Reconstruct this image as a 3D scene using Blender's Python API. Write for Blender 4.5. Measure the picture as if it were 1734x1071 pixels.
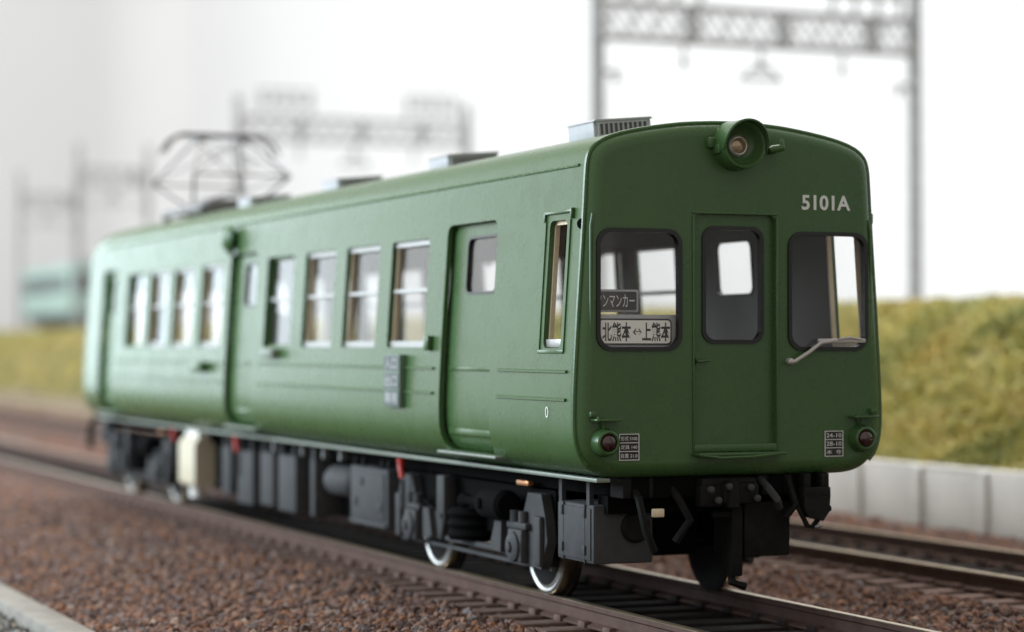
import bpy, bmesh, math, random
import numpy as np
from mathutils import Vector, Matrix
random.seed(7); RNG = np.random.default_rng(11)
R = math.radians
sc = bpy.context.scene
for o in list(bpy.data.objects): bpy.data.objects.remove(o)
COL = sc.collection

# ------------------------------------------------------------------ camera, world, lamps, exposure
# the model is built at 80 times its size (1 unit = 1 m of the full-size train)
cam_d = bpy.data.cameras.new('camera'); cam = bpy.data.objects.new('camera', cam_d); COL.objects.link(cam)
cam.location = (-9.102, -17.143, 2.23); cam.rotation_euler = (R(90.731), 0, R(-22.5))
cam_d.sensor_fit = 'HORIZONTAL'; cam_d.sensor_width = 36; cam_d.lens = 81.98
cam_d.clip_start = .1; cam_d.clip_end = 800
cam_d.dof.use_dof = True; cam_d.dof.focus_distance = 18.9; cam_d.dof.aperture_fstop = 0.375; cam_d.dof.aperture_blades = 7
sc.camera = cam

world = bpy.data.worlds.new('World'); sc.world = world; world.use_nodes = True
wb = world.node_tree.nodes['Background']; wb.inputs[0].default_value = (1, .96, .88, 1); wb.inputs[1].default_value = .67

def area(name, loc, target, sx, sy, power, col):
    d = bpy.data.lights.new(name, 'AREA'); d.shape = 'RECTANGLE'; d.size = sx; d.size_y = sy; d.energy = power; d.color = col
    o = bpy.data.objects.new(name, d); COL.objects.link(o); o.location = loc
    o.rotation_euler = (Vector(target) - Vector(loc)).to_track_quat('-Z', 'Y').to_euler(); return o
area('window_light', (-34, 21, 14), (0, 15, 3), 34, 20, 18300, (.68, .88, 1))
area('end_sheen_light', (-19, 116, 11), (-4, 14, 4), 30, 24, 6800, (.72, .90, 1))  # unseen lamp, added so the body side mirrors it as sheen
area('far_fill_light', (-60, 66, 34), (6, 104, 10), 46, 46, 100000, (.98, .99, 1))  # unseen lamp added to brighten the end wall and embankment
area('ceiling_light', (10, 26, 46), (10, 24, 0), 30, 30, 26000, (1, .97, .92))

sc.view_settings.view_transform = 'Standard'; sc.view_settings.look = 'None'
sc.view_settings.exposure = 0; sc.view_settings.gamma = 1; sc.view_settings.use_curve_mapping = False
sc.render.engine = 'CYCLES'
sc.cycles.max_bounces = 6; sc.cycles.transparent_max_bounces = 16; sc.cycles.use_denoising = True
sc.cycles.caustics_reflective = False; sc.cycles.caustics_refractive = False

# ------------------------------------------------------------------ materials
def lin(r, g, b):
    f = lambda c: (c/255/12.92) if c/255 <= .04045 else ((c/255+.055)/1.055)**2.4
    return (f(r), f(g), f(b), 1)
def mat(name, col, rough=.5, metal=0, col2=None, scale=6., bump=0., bscale=40., rvar=0., spec=.5, detail=4, coat=0., inst=False, ramp=None, stretch=None):
    m = bpy.data.materials.new(name); m.use_nodes = True; nt = m.node_tree; N = nt.nodes; L = nt.links
    p = N['Principled BSDF']; p.inputs['Base Color'].default_value = col if len(col) == 4 else (*col, 1)
    p.inputs['Roughness'].default_value = rough; p.inputs['Metallic'].default_value = metal
    p.inputs['Specular IOR Level'].default_value = spec; p.inputs['Coat Weight'].default_value = coat; p.inputs['Coat Roughness'].default_value = .12
    tc = N.new('ShaderNodeTexCoord'); src = tc.outputs['Object']
    if stretch:
        mp = N.new('ShaderNodeMapping'); mp.inputs['Scale'].default_value = stretch; L.new(src, mp.inputs[0]); src = mp.outputs[0]
    if col2 is not None or rvar or ramp:
        n = N.new('ShaderNodeTexNoise'); n.inputs['Scale'].default_value = scale; n.inputs['Detail'].default_value = detail; n.inputs['Roughness'].default_value = .6
        L.new(src, n.inputs['Vector']); fac = n.outputs['Fac']
        if inst:
            oi = N.new('ShaderNodeObjectInfo'); fac = oi.outputs['Random']
        cr = N.new('ShaderNodeValToRGB')
        if ramp:
            cr.color_ramp.elements[0].position = ramp[0][0]; cr.color_ramp.elements[0].color = ramp[0][1]
            cr.color_ramp.elements[1].position = ramp[-1][0]; cr.color_ramp.elements[1].color = ramp[-1][1]
            for q, c in ramp[1:-1]:
                e = cr.color_ramp.elements.new(q); e.color = c
        else:
            cr.color_ramp.elements[0].position = .35; cr.color_ramp.elements[1].position = .68
            cr.color_ramp.elements[0].color = p.inputs['Base Color'].default_value[:]
            c2 = col2 if col2 is not None else col
            cr.color_ramp.elements[1].color = c2 if len(c2) == 4 else (*c2, 1)
        L.new(fac, cr.inputs[0]); L.new(cr.outputs[0], p.inputs['Base Color'])
        if rvar:
            mr = N.new('ShaderNodeMapRange'); mr.inputs['To Min'].default_value = rough-rvar; mr.inputs['To Max'].default_value = rough+rvar
            mr.inputs['From Min'].default_value = .3; mr.inputs['From Max'].default_value = .7
            L.new(n.outputs['Fac'], mr.inputs['Value']); L.new(mr.outputs[0], p.inputs['Roughness'])
    if bump:
        n2 = N.new('ShaderNodeTexNoise'); n2.inputs['Scale'].default_value = bscale; n2.inputs['Detail'].default_value = 3; L.new(src, n2.inputs['Vector'])
        b = N.new('ShaderNodeBump'); b.inputs['Strength'].default_value = 1; b.inputs['Distance'].default_value = bump
        L.new(n2.outputs['Fac'], b.inputs['Height']); L.new(b.outputs[0], p.inputs['Normal'])
    return m
def glass(name, tint=(1, 1, 1, 1), ior=1.5, rough=.02, extra=0.0):
    m = bpy.data.materials.new(name); m.use_nodes = True; nt = m.node_tree; N = nt.nodes; L = nt.links
    N.remove(N['Principled BSDF']); out = N['Material Output']
    t = N.new('ShaderNodeBsdfTransparent'); t.inputs[0].default_value = tint
    g = N.new('ShaderNodeBsdfGlossy'); g.inputs['Roughness'].default_value = rough
    # Schlick reflectance that is the same from both sides of the thin pane
    ge = N.new('ShaderNodeNewGeometry'); dt = N.new('ShaderNodeVectorMath'); dt.operation = 'DOT_PRODUCT'; L.new(ge.outputs['Normal'], dt.inputs[0]); L.new(ge.outputs['Incoming'], dt.inputs[1])
    def ma(op, a, b):
        q = N.new('ShaderNodeMath'); q.operation = op; q.use_clamp = op == 'ADD'
        for k, v in enumerate((a, b)):
            if v is None: continue
            if isinstance(v, (int, float)): q.inputs[k].default_value = v
            else: L.new(v, q.inputs[k])
        return q.outputs[0]
    f0 = ((ior-1)/(ior+1))**2
    F_ = ma('ADD', ma('MULTIPLY', ma('POWER', ma('SUBTRACT', 1.0, ma('ABSOLUTE', dt.outputs['Value'], None)), 5.0), 1-f0), 1.6*f0+extra)
    mx = N.new('ShaderNodeMixShader'); L.new(F_, mx.inputs[0]); L.new(t.outputs[0], mx.inputs[1]); L.new(g.outputs[0], mx.inputs[2]); L.new(mx.outputs[0], out.inputs[0])
    return m
M = {}
M['green'] = mat('green_paint', (.047, .105, .034), .28, 0, (.052, .113, .037), 3.0, bump=.0010, bscale=28, rvar=.04, spec=.42, coat=.0)
M['green_dark'] = mat('green_trim', (.038, .098, .025), .36, 0, (.043, .105, .028), 8, spec=.5)
M['inner'] = mat('interior_grey_brown', (.125, .102, .092), .6, 0, (.14, .116, .104), 3)
M['floor'] = mat('interior_floor', (.07, .065, .06), .7)
M['seat'] = mat('seat_grey', (.16, .16, .165), .7, 0, (.2, .2, .2), 12)
M['grey'] = mat('vent_grey', (.42, .42, .45), .5, 0, (.47, .47, .50), 10, bump=.002, bscale=50)
M['dark'] = mat('louvre_dark', (.10, .09, .095), .6)
M['rubber'] = mat('black_rubber', (.006, .006, .006), .32)
M['sash'] = mat('silver_sash', (.36, .36, .36), .38, .6, (.42, .42, .41), 20)
M['brass'] = mat('bare_brass', (.74, .61, .44), .5, .15, (.66, .52, .36), 14)
M['glass'] = glass('window_glass', (.985, .99, .99, 1), 1.45, .02, .0)
M['glass_side'] = glass('side_window_glass', (.98, .985, .99, 1), 1.5, .16, .12)
M['under'] = mat('underframe_black', (.010, .010, .010), .6, 0, (.015, .015, .015), 9, spec=.1, bump=.003, bscale=30)
M['under_g'] = mat('underframe_grey', (.055, .056, .060), .65, 0, (.068, .068, .072), 7, spec=.12, bump=.003, bscale=30)
M['black'] = mat('deep_black', (.006, .006, .006), .9, spec=.03)
M['steel'] = mat('bright_wheel_steel', (.42, .42, .41), .48, 1.0, (.30, .29, .28), 12)
M['bronze'] = mat('brassy_tread', (.42, .34, .24), .25, 1.0, (.36, .29, .2), 12)
M['sill'] = mat('grey_green_sill', (.17, .20, .165), .42, 0, (.22, .25, .21), 15)
M['red'] = mat('red_handle', (.55, .03, .02), .45)
M['cream'] = mat('cream_tank', (.46, .40, .28), .5, 0, (.5, .44, .33), 8)
M['copper'] = mat('copper_link', (.55, .26, .12), .35, .6)
M['lens'] = mat('lamp_lens', (.30, .21, .13), .12, .5, (.45, .34, .24), 30)
M['chrome'] = mat('lamp_rim', (.6, .58, .54), .25, .9)
M['marker'] = mat('marker_red', (.035, .006, .008), .10, spec=.8)
M['white'] = mat('white_lettering', (.72, .73, .72), .5)
M['letter'] = mat('sign_lettering', (.34, .36, .36), .5)
M['gutter'] = mat('chipped_gutter', (.042, .108, .026), .4, ramp=[(0, (.042, .108, .026, 1)), (.56, (.06, .13, .045, 1)), (.66, (.30, .36, .28, 1)), (1, (.45, .48, .42, 1))], scale=9, stretch=(1, 1.6, 6))
M['offwhite'] = mat('sign_white', (.86, .83, .80), .5)
M['signgrey'] = mat('sign_board_grey', (.40, .395, .40), .55, 0, (.44, .43, .44), 20)
M['signdark'] = mat('sign_dark', (.035, .029, .029), .5)
M['ink'] = mat('ink_black', (.015, .013, .013), .5)
M['plate_dk'] = mat('plate_grey', (.07, .08, .09), .5)
M['plate_lt'] = mat('plate_pale', (.12, .18, .14), .5)
M['wiper'] = mat('wiper_pale', (.50, .47, .46), .4, .3)
M['panto'] = mat('pantograph_grey', (.17, .16, .165), .4, .5)
M['railside'] = mat('rail_brown', (.074, .041, .033), .7, 0, (.105, .060, .048), 5, spec=.2, bump=.004, bscale=30)
M['railtop'] = mat('rail_head', (.52, .42, .32), .28, .85, (.42, .34, .26), 9)
M['sleeper'] = mat('sleeper_brown', (.11, .066, .055), .8, 0, (.17, .115, .098), 7, spec=.2, bump=.006, bscale=25)
M['rock_shadow'] = mat('shadow_ballast_stone', (.02, .015, .014), .8, inst=True, ramp=[(0, (.010, .008, .008, 1)), (.5, (.028, .018, .016, 1)), (1, (.05, .032, .028, 1))], bump=.004, bscale=60)  # near-black grains: the railcar's shadow and dark bed put into the colour
M['bed'] = mat('ballast_dust', (.075, .046, .036), .9, 0, (.13, .08, .055), 3, bump=.02, bscale=20)
M['rock'] = mat('ballast_stone', (.1, .07, .06), .85, inst=True, ramp=[(0, (.05, .026, .022, 1)), (.2, (.11, .057, .046, 1)), (.45, (.175, .092, .068, 1)), (.64, (.27, .115, .052, 1)), (.76, (.20, .128, .106, 1)), (.90, (.14, .12, .125, 1)), (.97, (.22, .12, .08, 1)), (1, (.42, .32, .26, 1))], bump=.004, bscale=60)
M['rock2'] = mat('gravel_stone', (.2, .2, .2), .85, inst=True, ramp=[(0, (.05, .05, .05, 1)), (.3, (.16, .155, .15, 1)), (.6, (.3, .29, .27, 1)), (.85, (.42, .4, .36, 1)), (.95, (.34, .24, .07, 1)), (1, (.5, .5, .48, 1))], bump=.004, bscale=60)
M['gravelbed'] = mat('gravel_dust', (.13, .125, .115), .9, 0, (.24, .23, .2), 4, bump=.02, bscale=20)
M['kerb'] = mat('kerb_stone', (.22, .20, .18), .8, 0, (.30, .28, .25), 3, bump=.01, bscale=12)
M['concrete'] = mat('wall_concrete', (.60, .59, .57), .8, 0, (.68, .66, .635), 1.6, bump=.01, bscale=10)
M['grassbed'] = mat('embankment_soil', (.14, .115, .085), .95, 0, (.22, .18, .105), 1.2, bump=.05, bscale=6)
M['tuft'] = mat('dry_grass', (.2, .19, .06), .9, inst=True, ramp=[(0, (.42, .385, .155, 1)), (.3, (.53, .46, .195, 1)), (.6, (.64, .54, .235, 1)), (.85, (.55, .52, .24, 1)), (1, (.65, .55, .35, 1))])
def patchy(m, scale):     # clumps of greener and browner growth, by where each tuft stands
    nt = m.node_tree; N = nt.nodes; L = nt.links; p = N['Principled BSDF']; src = p.inputs['Base Color'].links[0].from_socket
    oi = N.new('ShaderNodeObjectInfo'); n = N.new('ShaderNodeTexNoise'); n.inputs['Scale'].default_value = scale; n.inputs['Detail'].default_value = 3; L.new(oi.outputs['Location'], n.inputs['Vector'])
    cr = N.new('ShaderNodeValToRGB'); E = cr.color_ramp.elements; E[0].position = .34; E[0].color = (.48, .56, .42, 1); E[1].position = .66; E[1].color = (1, .95, .86, 1); q = E.new(.5); q.color = (.92, .96, .84, 1)
    mx = N.new('ShaderNodeMixRGB'); mx.blend_type = 'MULTIPLY'; mx.inputs[0].default_value = 1; L.new(n.outputs['Fac'], cr.inputs[0]); L.new(src, mx.inputs[1]); L.new(cr.outputs[0], mx.inputs[2]); L.new(mx.outputs[0], p.inputs['Base Color'])
patchy(M['tuft'], .9)
M['wall'] = mat('backdrop_white', (.575, .575, .58), .9, 0, (.595, .595, .60), .05)
M['post'] = mat('portal_grey', (.27, .27, .275), .6, 0, (.32, .32, .32), 3)
M['insul'] = mat('insulator_pale', (.4, .4, .42), .4)
M['teal'] = mat('far_train_teal', (.27, .39, .345), .45)
M['teal_d'] = mat('far_train_dark', (.05, .055, .06), .5)

def sleeper_shadow(m, half):  # darkens sleeper middles: shadow between the rails painted into the colour
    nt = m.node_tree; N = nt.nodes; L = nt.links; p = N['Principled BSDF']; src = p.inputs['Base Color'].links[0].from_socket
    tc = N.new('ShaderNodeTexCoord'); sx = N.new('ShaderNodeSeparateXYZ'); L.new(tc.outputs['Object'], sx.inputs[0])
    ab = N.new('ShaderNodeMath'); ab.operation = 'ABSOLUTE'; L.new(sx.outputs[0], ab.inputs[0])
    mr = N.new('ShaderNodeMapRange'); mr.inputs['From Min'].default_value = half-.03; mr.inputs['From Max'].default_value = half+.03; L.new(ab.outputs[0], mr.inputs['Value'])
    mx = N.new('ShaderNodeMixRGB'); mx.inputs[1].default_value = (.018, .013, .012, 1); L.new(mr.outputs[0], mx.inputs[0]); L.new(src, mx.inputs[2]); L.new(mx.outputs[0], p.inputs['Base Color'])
sleeper_shadow(M['sleeper'], .74)
M['bed_shadow'] = mat('shadow_bed', (.016, .011, .010), .9)  # dark bed tone with the railcar's shadow painted in
# ------------------------------------------------------------------ mesh helpers
class MB:
    def __init__(s): s.v = []; s.f = []; s.m = []; s.sm = []
    def add(s, V, F, m=0, smooth=False):
        b = len(s.v); s.v += [tuple(v) for v in V]
        for f in F: s.f.append([i+b for i in f]); s.m.append(m); s.sm.append(smooth)
    def box(s, x0, x1, y0, y1, z0, z1, m=0, bev=0.0):
        if x0 > x1: x0, x1 = x1, x0
        if bev <= 0:
            s.add([(x0,y0,z0),(x1,y0,z0),(x1,y1,z0),(x0,y1,z0),(x0,y0,z1),(x1,y0,z1),(x1,y1,z1),(x0,y1,z1)],
                  [(3,2,1,0),(4,5,6,7),(0,1,5,4),(1,2,6,5),(2,3,7,6),(3,0,4,7)], m); return
        bm = bmesh.new(); bmesh.ops.create_cube(bm, size=1)
        bmesh.ops.scale(bm, vec=(x1-x0, y1-y0, z1-z0), verts=bm.verts); bmesh.ops.translate(bm, vec=((x0+x1)/2, (y0+y1)/2, (z0+z1)/2), verts=bm.verts)
        bmesh.ops.bevel(bm, geom=bm.edges[:], offset=min(bev, .45*min(x1-x0, y1-y0, z1-z0)), segments=2, affect='EDGES', profile=.5)
        bm.verts.index_update(); s.add([v.co[:] for v in bm.verts], [[v.index for v in f.verts] for f in bm.faces], m, True); bm.free()
    def prism(s, poly, axis, a, b, m=0, smooth=False):
        # poly: list of 2-D points (the two other axes in order), extruded along axis from a to b
        n = len(poly)
        def P(p, t): return (t, p[0], p[1]) if axis == 'x' else ((p[0], t, p[1]) if axis == 'y' else (p[0], p[1], t))
        V = [P(p, a) for p in poly]+[P(p, b) for p in poly]
        F = [list(range(n))[::-1], list(range(n, 2*n))]
        s.add(V, F, m, False); b0 = len(s.v)-2*n
        for i in range(n):
            j = (i+1) % n; s.f.append([b0+i, b0+j, b0+n+j, b0+n+i]); s.m.append(m); s.sm.append(smooth)
    def lathe(s, prof, o, d, n=24, m=0, up=None):
        # prof: (distance along d, radius)
        d = Vector(d).normalized(); u = d.orthogonal().normalized(); w = d.cross(u); o = Vector(o); V = []; F = []
        for (t, r) in prof:
            for k in range(n):
                a = 2*math.pi*k/n; V.append(tuple(o+d*t+(u*math.cos(a)+w*math.sin(a))*max(r, 1e-4)))
        for i in range(len(prof)-1):
            for k in range(n):
                k2 = (k+1) % n; F.append((i*n+k, i*n+k2, (i+1)*n+k2, (i+1)*n+k))
        F.append(list(range(n))[::-1]); F.append([(len(prof)-1)*n+k for k in range(n)])
        s.add(V, F, m, True)
    def cyl(s, a, b, r, n=16, m=0, r2=None):
        a = Vector(a); b = Vector(b); L = (b-a).length; s.lathe([(0, r), (L, r if r2 is None else r2)], a, b-a, n, m)
    def tube(s, pts, r, n=8, m=0, closed=False):
        P = [Vector(p) for p in pts]; c = len(P); V = []; F = []; ref = None
        for i in range(c):
            if closed: t = P[(i+1) % c]-P[i-1]
            else: t = P[min(i+1, c-1)]-P[max(i-1, 0)]
            t.normalize()
            u = t.orthogonal().normalized() if ref is None else (ref-t*ref.dot(t)).normalized()
            ref = u; w = t.cross(u)
            for k in range(n):
                a = 2*math.pi*k/n; V.append(tuple(P[i]+(u*math.cos(a)+w*math.sin(a))*r))
        for i in range(c if closed else c-1):
            j = (i+1) % c
            for k in range(n):
                k2 = (k+1) % n; F.append((i*n+k, i*n+k2, j*n+k2, j*n+k))
        if not closed: F.append(list(range(n))[::-1]); F.append([(c-1)*n+k for k in range(n)])
        s.add(V, F, m, True)
    def mesh(s, name, mats):
        me = bpy.data.meshes.new(name); me.from_pydata(s.v, [], s.f)
        for m in (mats if isinstance(mats, (list, tuple)) else [mats]): me.materials.append(M[m])
        me.polygons.foreach_set('material_index', s.m); me.polygons.foreach_set('use_smooth', s.sm); me.update()
        bm = bmesh.new(); bm.from_mesh(me); bmesh.ops.recalc_face_normals(bm, faces=bm.faces); bm.to_mesh(me); bm.free()
        me.set_sharp_from_angle(angle=R(38)); return me
    def build(s, name, mats, parent=None): return link(name, s.mesh(name, mats), parent)
def link(name, me, parent=None):
    o = bpy.data.objects.new(name, me); COL.objects.link(o); o.parent = parent; return o
def empty(name, loc=(0, 0, 0)):
    o = bpy.data.objects.new(name, None); COL.objects.link(o); o.location = loc; return o
def tag(o, label=None, cat=None, group=None, kind=None):
    if label: o['label'] = label
    if cat: o['category'] = cat
    if group: o['group'] = group
    if kind: o['kind'] = kind
    return o
def copy_tree(o, parent=None):
    c = o.copy(); COL.objects.link(c); c.parent = parent
    for ch in list(o.children): copy_tree(ch, c)
    return c
def one(fn, name, mats, parent=None):
    b = MB(); fn(b); return b.build(name, mats, parent)
def rrect(y0, y1, z0, z1, r, n=5, rb=None):
    rb = r if rb is None else rb; P = []
    for cy, cz, a0, q in ((y1-rb, z0+rb, -90, rb), (y1-r, z1-r, 0, r), (y0+r, z1-r, 90, r), (y0+rb, z0+rb, 180, rb)):
        for k in range(n+1):
            a = R(a0+90*k/n); P.append((cy+q*math.cos(a), cz+q*math.sin(a)))
    return P
def ring(b, outer, inner, axis, a, c, m=0):
    # frame between two closed outlines with the same number of points
    n = len(outer)
    def P(p, t): return (t, p[0], p[1]) if axis == 'x' else (p[0], t, p[1])
    V = [P(p, a) for p in outer]+[P(p, a) for p in inner]+[P(p, c) for p in outer]+[P(p, c) for p in inner]; F = []
    for i in range(n):
        j = (i+1) % n
        F += [(i, j, n+j, n+i), (2*n+i, 2*n+j, 3*n+j, 3*n+i), (i, j, 2*n+j, 2*n+i), (n+i, n+j, 3*n+j, 3*n+i)]
    b.add(V, F, m, True)
def text_mesh(name, s, size, mat_name, depth=.002, align='CENTER', xs=1.0, bold=0.):
    cu = bpy.data.curves.new(name, 'FONT'); cu.body = s; cu.size = size; cu.extrude = depth; cu.align_x = align; cu.align_y = 'CENTER'; cu.offset = bold; cu.resolution_u = 3
    o = bpy.data.objects.new(name, cu); COL.objects.link(o)
    me = bpy.data.meshes.new_from_object(o.evaluated_get(bpy.context.evaluated_depsgraph_get()))
    bpy.data.objects.remove(o); me.materials.clear(); me.materials.append(M[mat_name]); me.name = name
    for v in me.vertices: v.co.x *= xs
    return me
def text(name, s, size, mat_name, loc, rot, parent, depth=.002, xs=1., fit=None, bold=0.):
    me = text_mesh(name, s, size, mat_name, depth, xs=xs, bold=bold)
    if fit and len(me.vertices):
        co = np.array([v.co[:] for v in me.vertices]); lo = co.min(0); hi = co.max(0)
        for v in me.vertices:
            v.co.x = (v.co.x-(lo[0]+hi[0])/2)*fit[0]/(hi[0]-lo[0]); v.co.y = (v.co.y-(lo[1]+hi[1])/2)*fit[1]/(hi[1]-lo[1])
    o = link(name, me, parent); o.location = loc; o.rotation_euler = rot; return o
def scatter(name, pts, scl, protos, mat_name, flat=.75):
    me = bpy.data.meshes.new(name); me.from_pydata([tuple(p) for p in pts], [], [])
    at = me.attributes.new('grain', 'FLOAT', 'POINT'); at.data.foreach_set('value', np.asarray(scl, dtype=np.float32))
    me.materials.append(M[mat_name]); o = link(name, me)
    pc = bpy.data.collections.new(name+'_kinds')
    for q in protos: pc.objects.link(q)
    ng = bpy.data.node_groups.new(name+'_scatter', 'GeometryNodeTree')
    ng.interface.new_socket('Geometry', in_out='INPUT', socket_type='NodeSocketGeometry'); ng.interface.new_socket('Geometry', in_out='OUTPUT', socket_type='NodeSocketGeometry')
    N = ng.nodes; L = ng.links; gi = N.new('NodeGroupInput'); go = N.new('NodeGroupOutput')
    ip = N.new('GeometryNodeInstanceOnPoints'); ci = N.new('GeometryNodeCollectionInfo')
    ci.inputs['Collection'].default_value = pc; ci.inputs['Separate Children'].default_value = True; ci.inputs['Reset Children'].default_value = True
    ip.inputs['Pick Instance'].default_value = True
    rv = N.new('FunctionNodeRandomValue'); rv.data_type = 'FLOAT_VECTOR'; rv.inputs[1].default_value = (6.28, 6.28, 6.28)
    if flat > 1.5: rv.inputs[0].default_value = (-.35, -.35, 0); rv.inputs[1].default_value = (.35, .35, 6.28)
    na = N.new('GeometryNodeInputNamedAttribute'); na.data_type = 'FLOAT'; na.inputs['Name'].default_value = 'grain'
    L.new(gi.outputs[0], ip.inputs['Points']); L.new(ci.outputs[0], ip.inputs['Instance']); L.new(rv.outputs[0], ip.inputs['Rotation']); L.new(na.outputs[0], ip.inputs['Scale']); L.new(ip.outputs[0], go.inputs[0])
    md = o.modifiers.new('scatter', 'NODES'); md.node_group = ng
    return o
def noise2(x, y, seed=0, s=1.0):
    v = np.zeros_like(x); rg = np.random.default_rng(seed)
    for o in range(5):
        for k in range(5):
            a = rg.uniform(0, 2*np.pi); f = s*2**o*rg.uniform(.7, 1.3); ph = rg.uniform(0, 6.28); v += np.sin((x*np.cos(a)+y*np.sin(a))*f+ph)/(2**o)
    return v/5
def sheet(name, xs, ys, zf, mat_name):
    X, Y = np.meshgrid(xs, ys); Z = zf(X, Y); nx = len(xs); ny = len(ys)
    V = np.stack([X, Y, Z], -1).reshape(-1, 3); F = []
    for j in range(ny-1):
        for i in range(nx-1): F.append((j*nx+i, j*nx+i+1, (j+1)*nx+i+1, (j+1)*nx+i))
    me = bpy.data.meshes.new(name); me.from_pydata([tuple(v) for v in V], [], F); me.materials.append(M[mat_name])
    me.polygons.foreach_set('use_smooth', [True]*len(F)); me.update(); return link(name, me)

# ================================================================== THE SETTING
RAIL_H = .19
# backdrop: white card behind the layout, its long side along the tracks and its end wall beyond them
def backdrop(b):
    P = []; xr, ye, rad = 27., 124., 5.
    P.append((xr, -60)); 
    for k in range(0, 40): P.append((xr+.10*math.sin(k*1.7)*(k > 1), -40+k*4.0) if -40+k*4.0 < ye-rad else None)
    P = [p for p in P if p]
    for k in range(1, 12):
        a = R(90*k/11); P.append((xr-rad+rad*math.cos(a), ye-rad+rad*math.sin(a)))
    P.append((-150, ye))
    V = [(x, y, -1.2) for x, y in P]+[(x, y, 75) for x, y in P]; n = len(P)
    b.add(V, [(i, i+1, n+i+1, n+i) for i in range(n-1)], 0, True)
bd = one(backdrop, 'backdrop', 'wall'); tag(bd, 'plain white backdrop wall behind the layout', kind='structure')
def gz(X, Y): return np.full_like(X, -.75)
g = sheet('ground', np.linspace(-150, 28, 30), np.linspace(-60, 125, 30), gz, 'gravelbed'); tag(g, 'grey brown base under the layout', kind='structure')

KX0, KX1 = -4.75, -4.40
def bedz(X, Y):
    base = np.where(X < -1.2, -.225-.24*np.clip((-1.2-X)/3.2, 0, 1), -.235)
    dip = .10*np.exp(-((X-2.5)/.7)**2)+.05*np.clip((X-6.4)/2, 0, 1)
    return base-dip+.025*noise2(X, Y, 3, 1.2)
bed = sheet('ballast_bed', np.linspace(KX1+.01, 8.6, 60), np.concatenate([np.linspace(-8, 30, 110), np.linspace(31, 123, 60)]), bedz, 'bed'); tag(bed, 'brown ballast bed under the two tracks', kind='structure')
ov = sheet('track_bed', np.linspace(-.665, .835, 6), np.linspace(-8, 110, 60), lambda X, Y: np.full_like(X, -.225), 'bed_shadow'); tag(ov, 'dark bed between the rails of the nearer track with the railcar shadow painted in', kind='structure')
def kerb(b):
    b.box(KX0, KX1, -8, 123, -.8, -.40, 0, .03)
k = one(kerb, 'kerb', 'kerb'); tag(k, 'pale stone kerb edging the ballast', kind='structure')
gv = sheet('gravel_path', np.linspace(-14, KX0-.01, 24), np.linspace(-8, 60, 60), lambda X, Y: -.58+.03*noise2(X, Y, 5, 1.0), 'gravelbed'); tag(gv, 'grey gravel strip outside the kerb', kind='structure')

def rock_protos(tagname, n, mname):
    out = []
    for i in range(n):
        bm = bmesh.new(); bmesh.ops.create_icosphere(bm, subdivisions=1, radius=.5); rg = np.random.default_rng(100+i)
        s = rg.uniform(.65, 1.2, 3)
        for v in bm.verts: v.co = Vector((v.co.x*s[0], v.co.y*s[1], v.co.z*s[2]))*rg.uniform(.75, 1.15)
        me = bpy.data.meshes.new(tagname); bm.to_mesh(me); bm.free(); me.materials.append(M[mname]); out.append(bpy.data.objects.new(tagname, me))
    return out
rocks = rock_protos('ballast_grain', 7, 'rock'); rocks2 = rock_protos('gravel_grain', 6, 'rock2')
def cloud(x0, x1, y0, y1, n, zf, rise):
    x = RNG.uniform(x0, x1, n); y = RNG.uniform(y0, y1, n); z = zf(x, y)+RNG.uniform(0, rise, n); return np.stack([x, y, z], 1)
parts = [(KX1+.03, -1.02, -1.5, 9, 22000, .080, .05), (KX1+.03, -1.02, 9, 22, 21000, .084, .05), (KX1+.03, -1.02, 22, 60, 24000, .085, .05),
         (-1.02, 3.3, -4, 9, 16000, .074, .03), (-1.02, 3.3, 9, 45, 14000, .09, .02), (3.3, 8.5, -1, 16, 19000, .088, .03), (3.3, 8.5, 16, 80, 12000, .13, .02)]
PT = []; SCL = []; OPT = []; OSC = []
for x0, x1, y0, y1, n, s, rise in parts:
    p = cloud(x0, x1, y0, y1, n, bedz, rise)
    sl = (.45+1.0*RNG.random(n)**1.7)*s*1.05
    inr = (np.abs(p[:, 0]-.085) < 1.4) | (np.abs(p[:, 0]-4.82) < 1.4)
    p[:, 2] -= np.where(inr, .055, 0); shadow = np.abs(p[:, 0]-.085) < .76; OPT.append(p[shadow]); OSC.append(sl[shadow]); PT.append(p[~shadow]); SCL.append(sl[~shadow])  # grains between the near rails get the painted shadow tone
bl = scatter('ballast', np.concatenate(PT), np.concatenate(SCL), rocks, 'rock'); tag(bl, 'loose rust brown ballast stones around the tracks', 'ballast', kind='stuff')
ob = scatter('shadow_ballast', np.concatenate(OPT), np.concatenate(OSC), rock_protos('shadow_grain', 4, 'rock_shadow'), 'rock_shadow'); tag(ob, 'dark ballast between the rails with the green railcar shadow painted in', 'ballast', kind='stuff')
p = cloud(-9, KX0-.03, 1, 24, 26000, lambda x, y: -.58+.03*noise2(x, y, 5, 1.0), .05)
gr = scatter('gravel', p, RNG.uniform(.05, .12, len(p)), rocks2, 'rock2'); tag(gr, 'loose grey gravel with a few yellow grains outside the kerb', 'gravel', kind='stuff')

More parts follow.
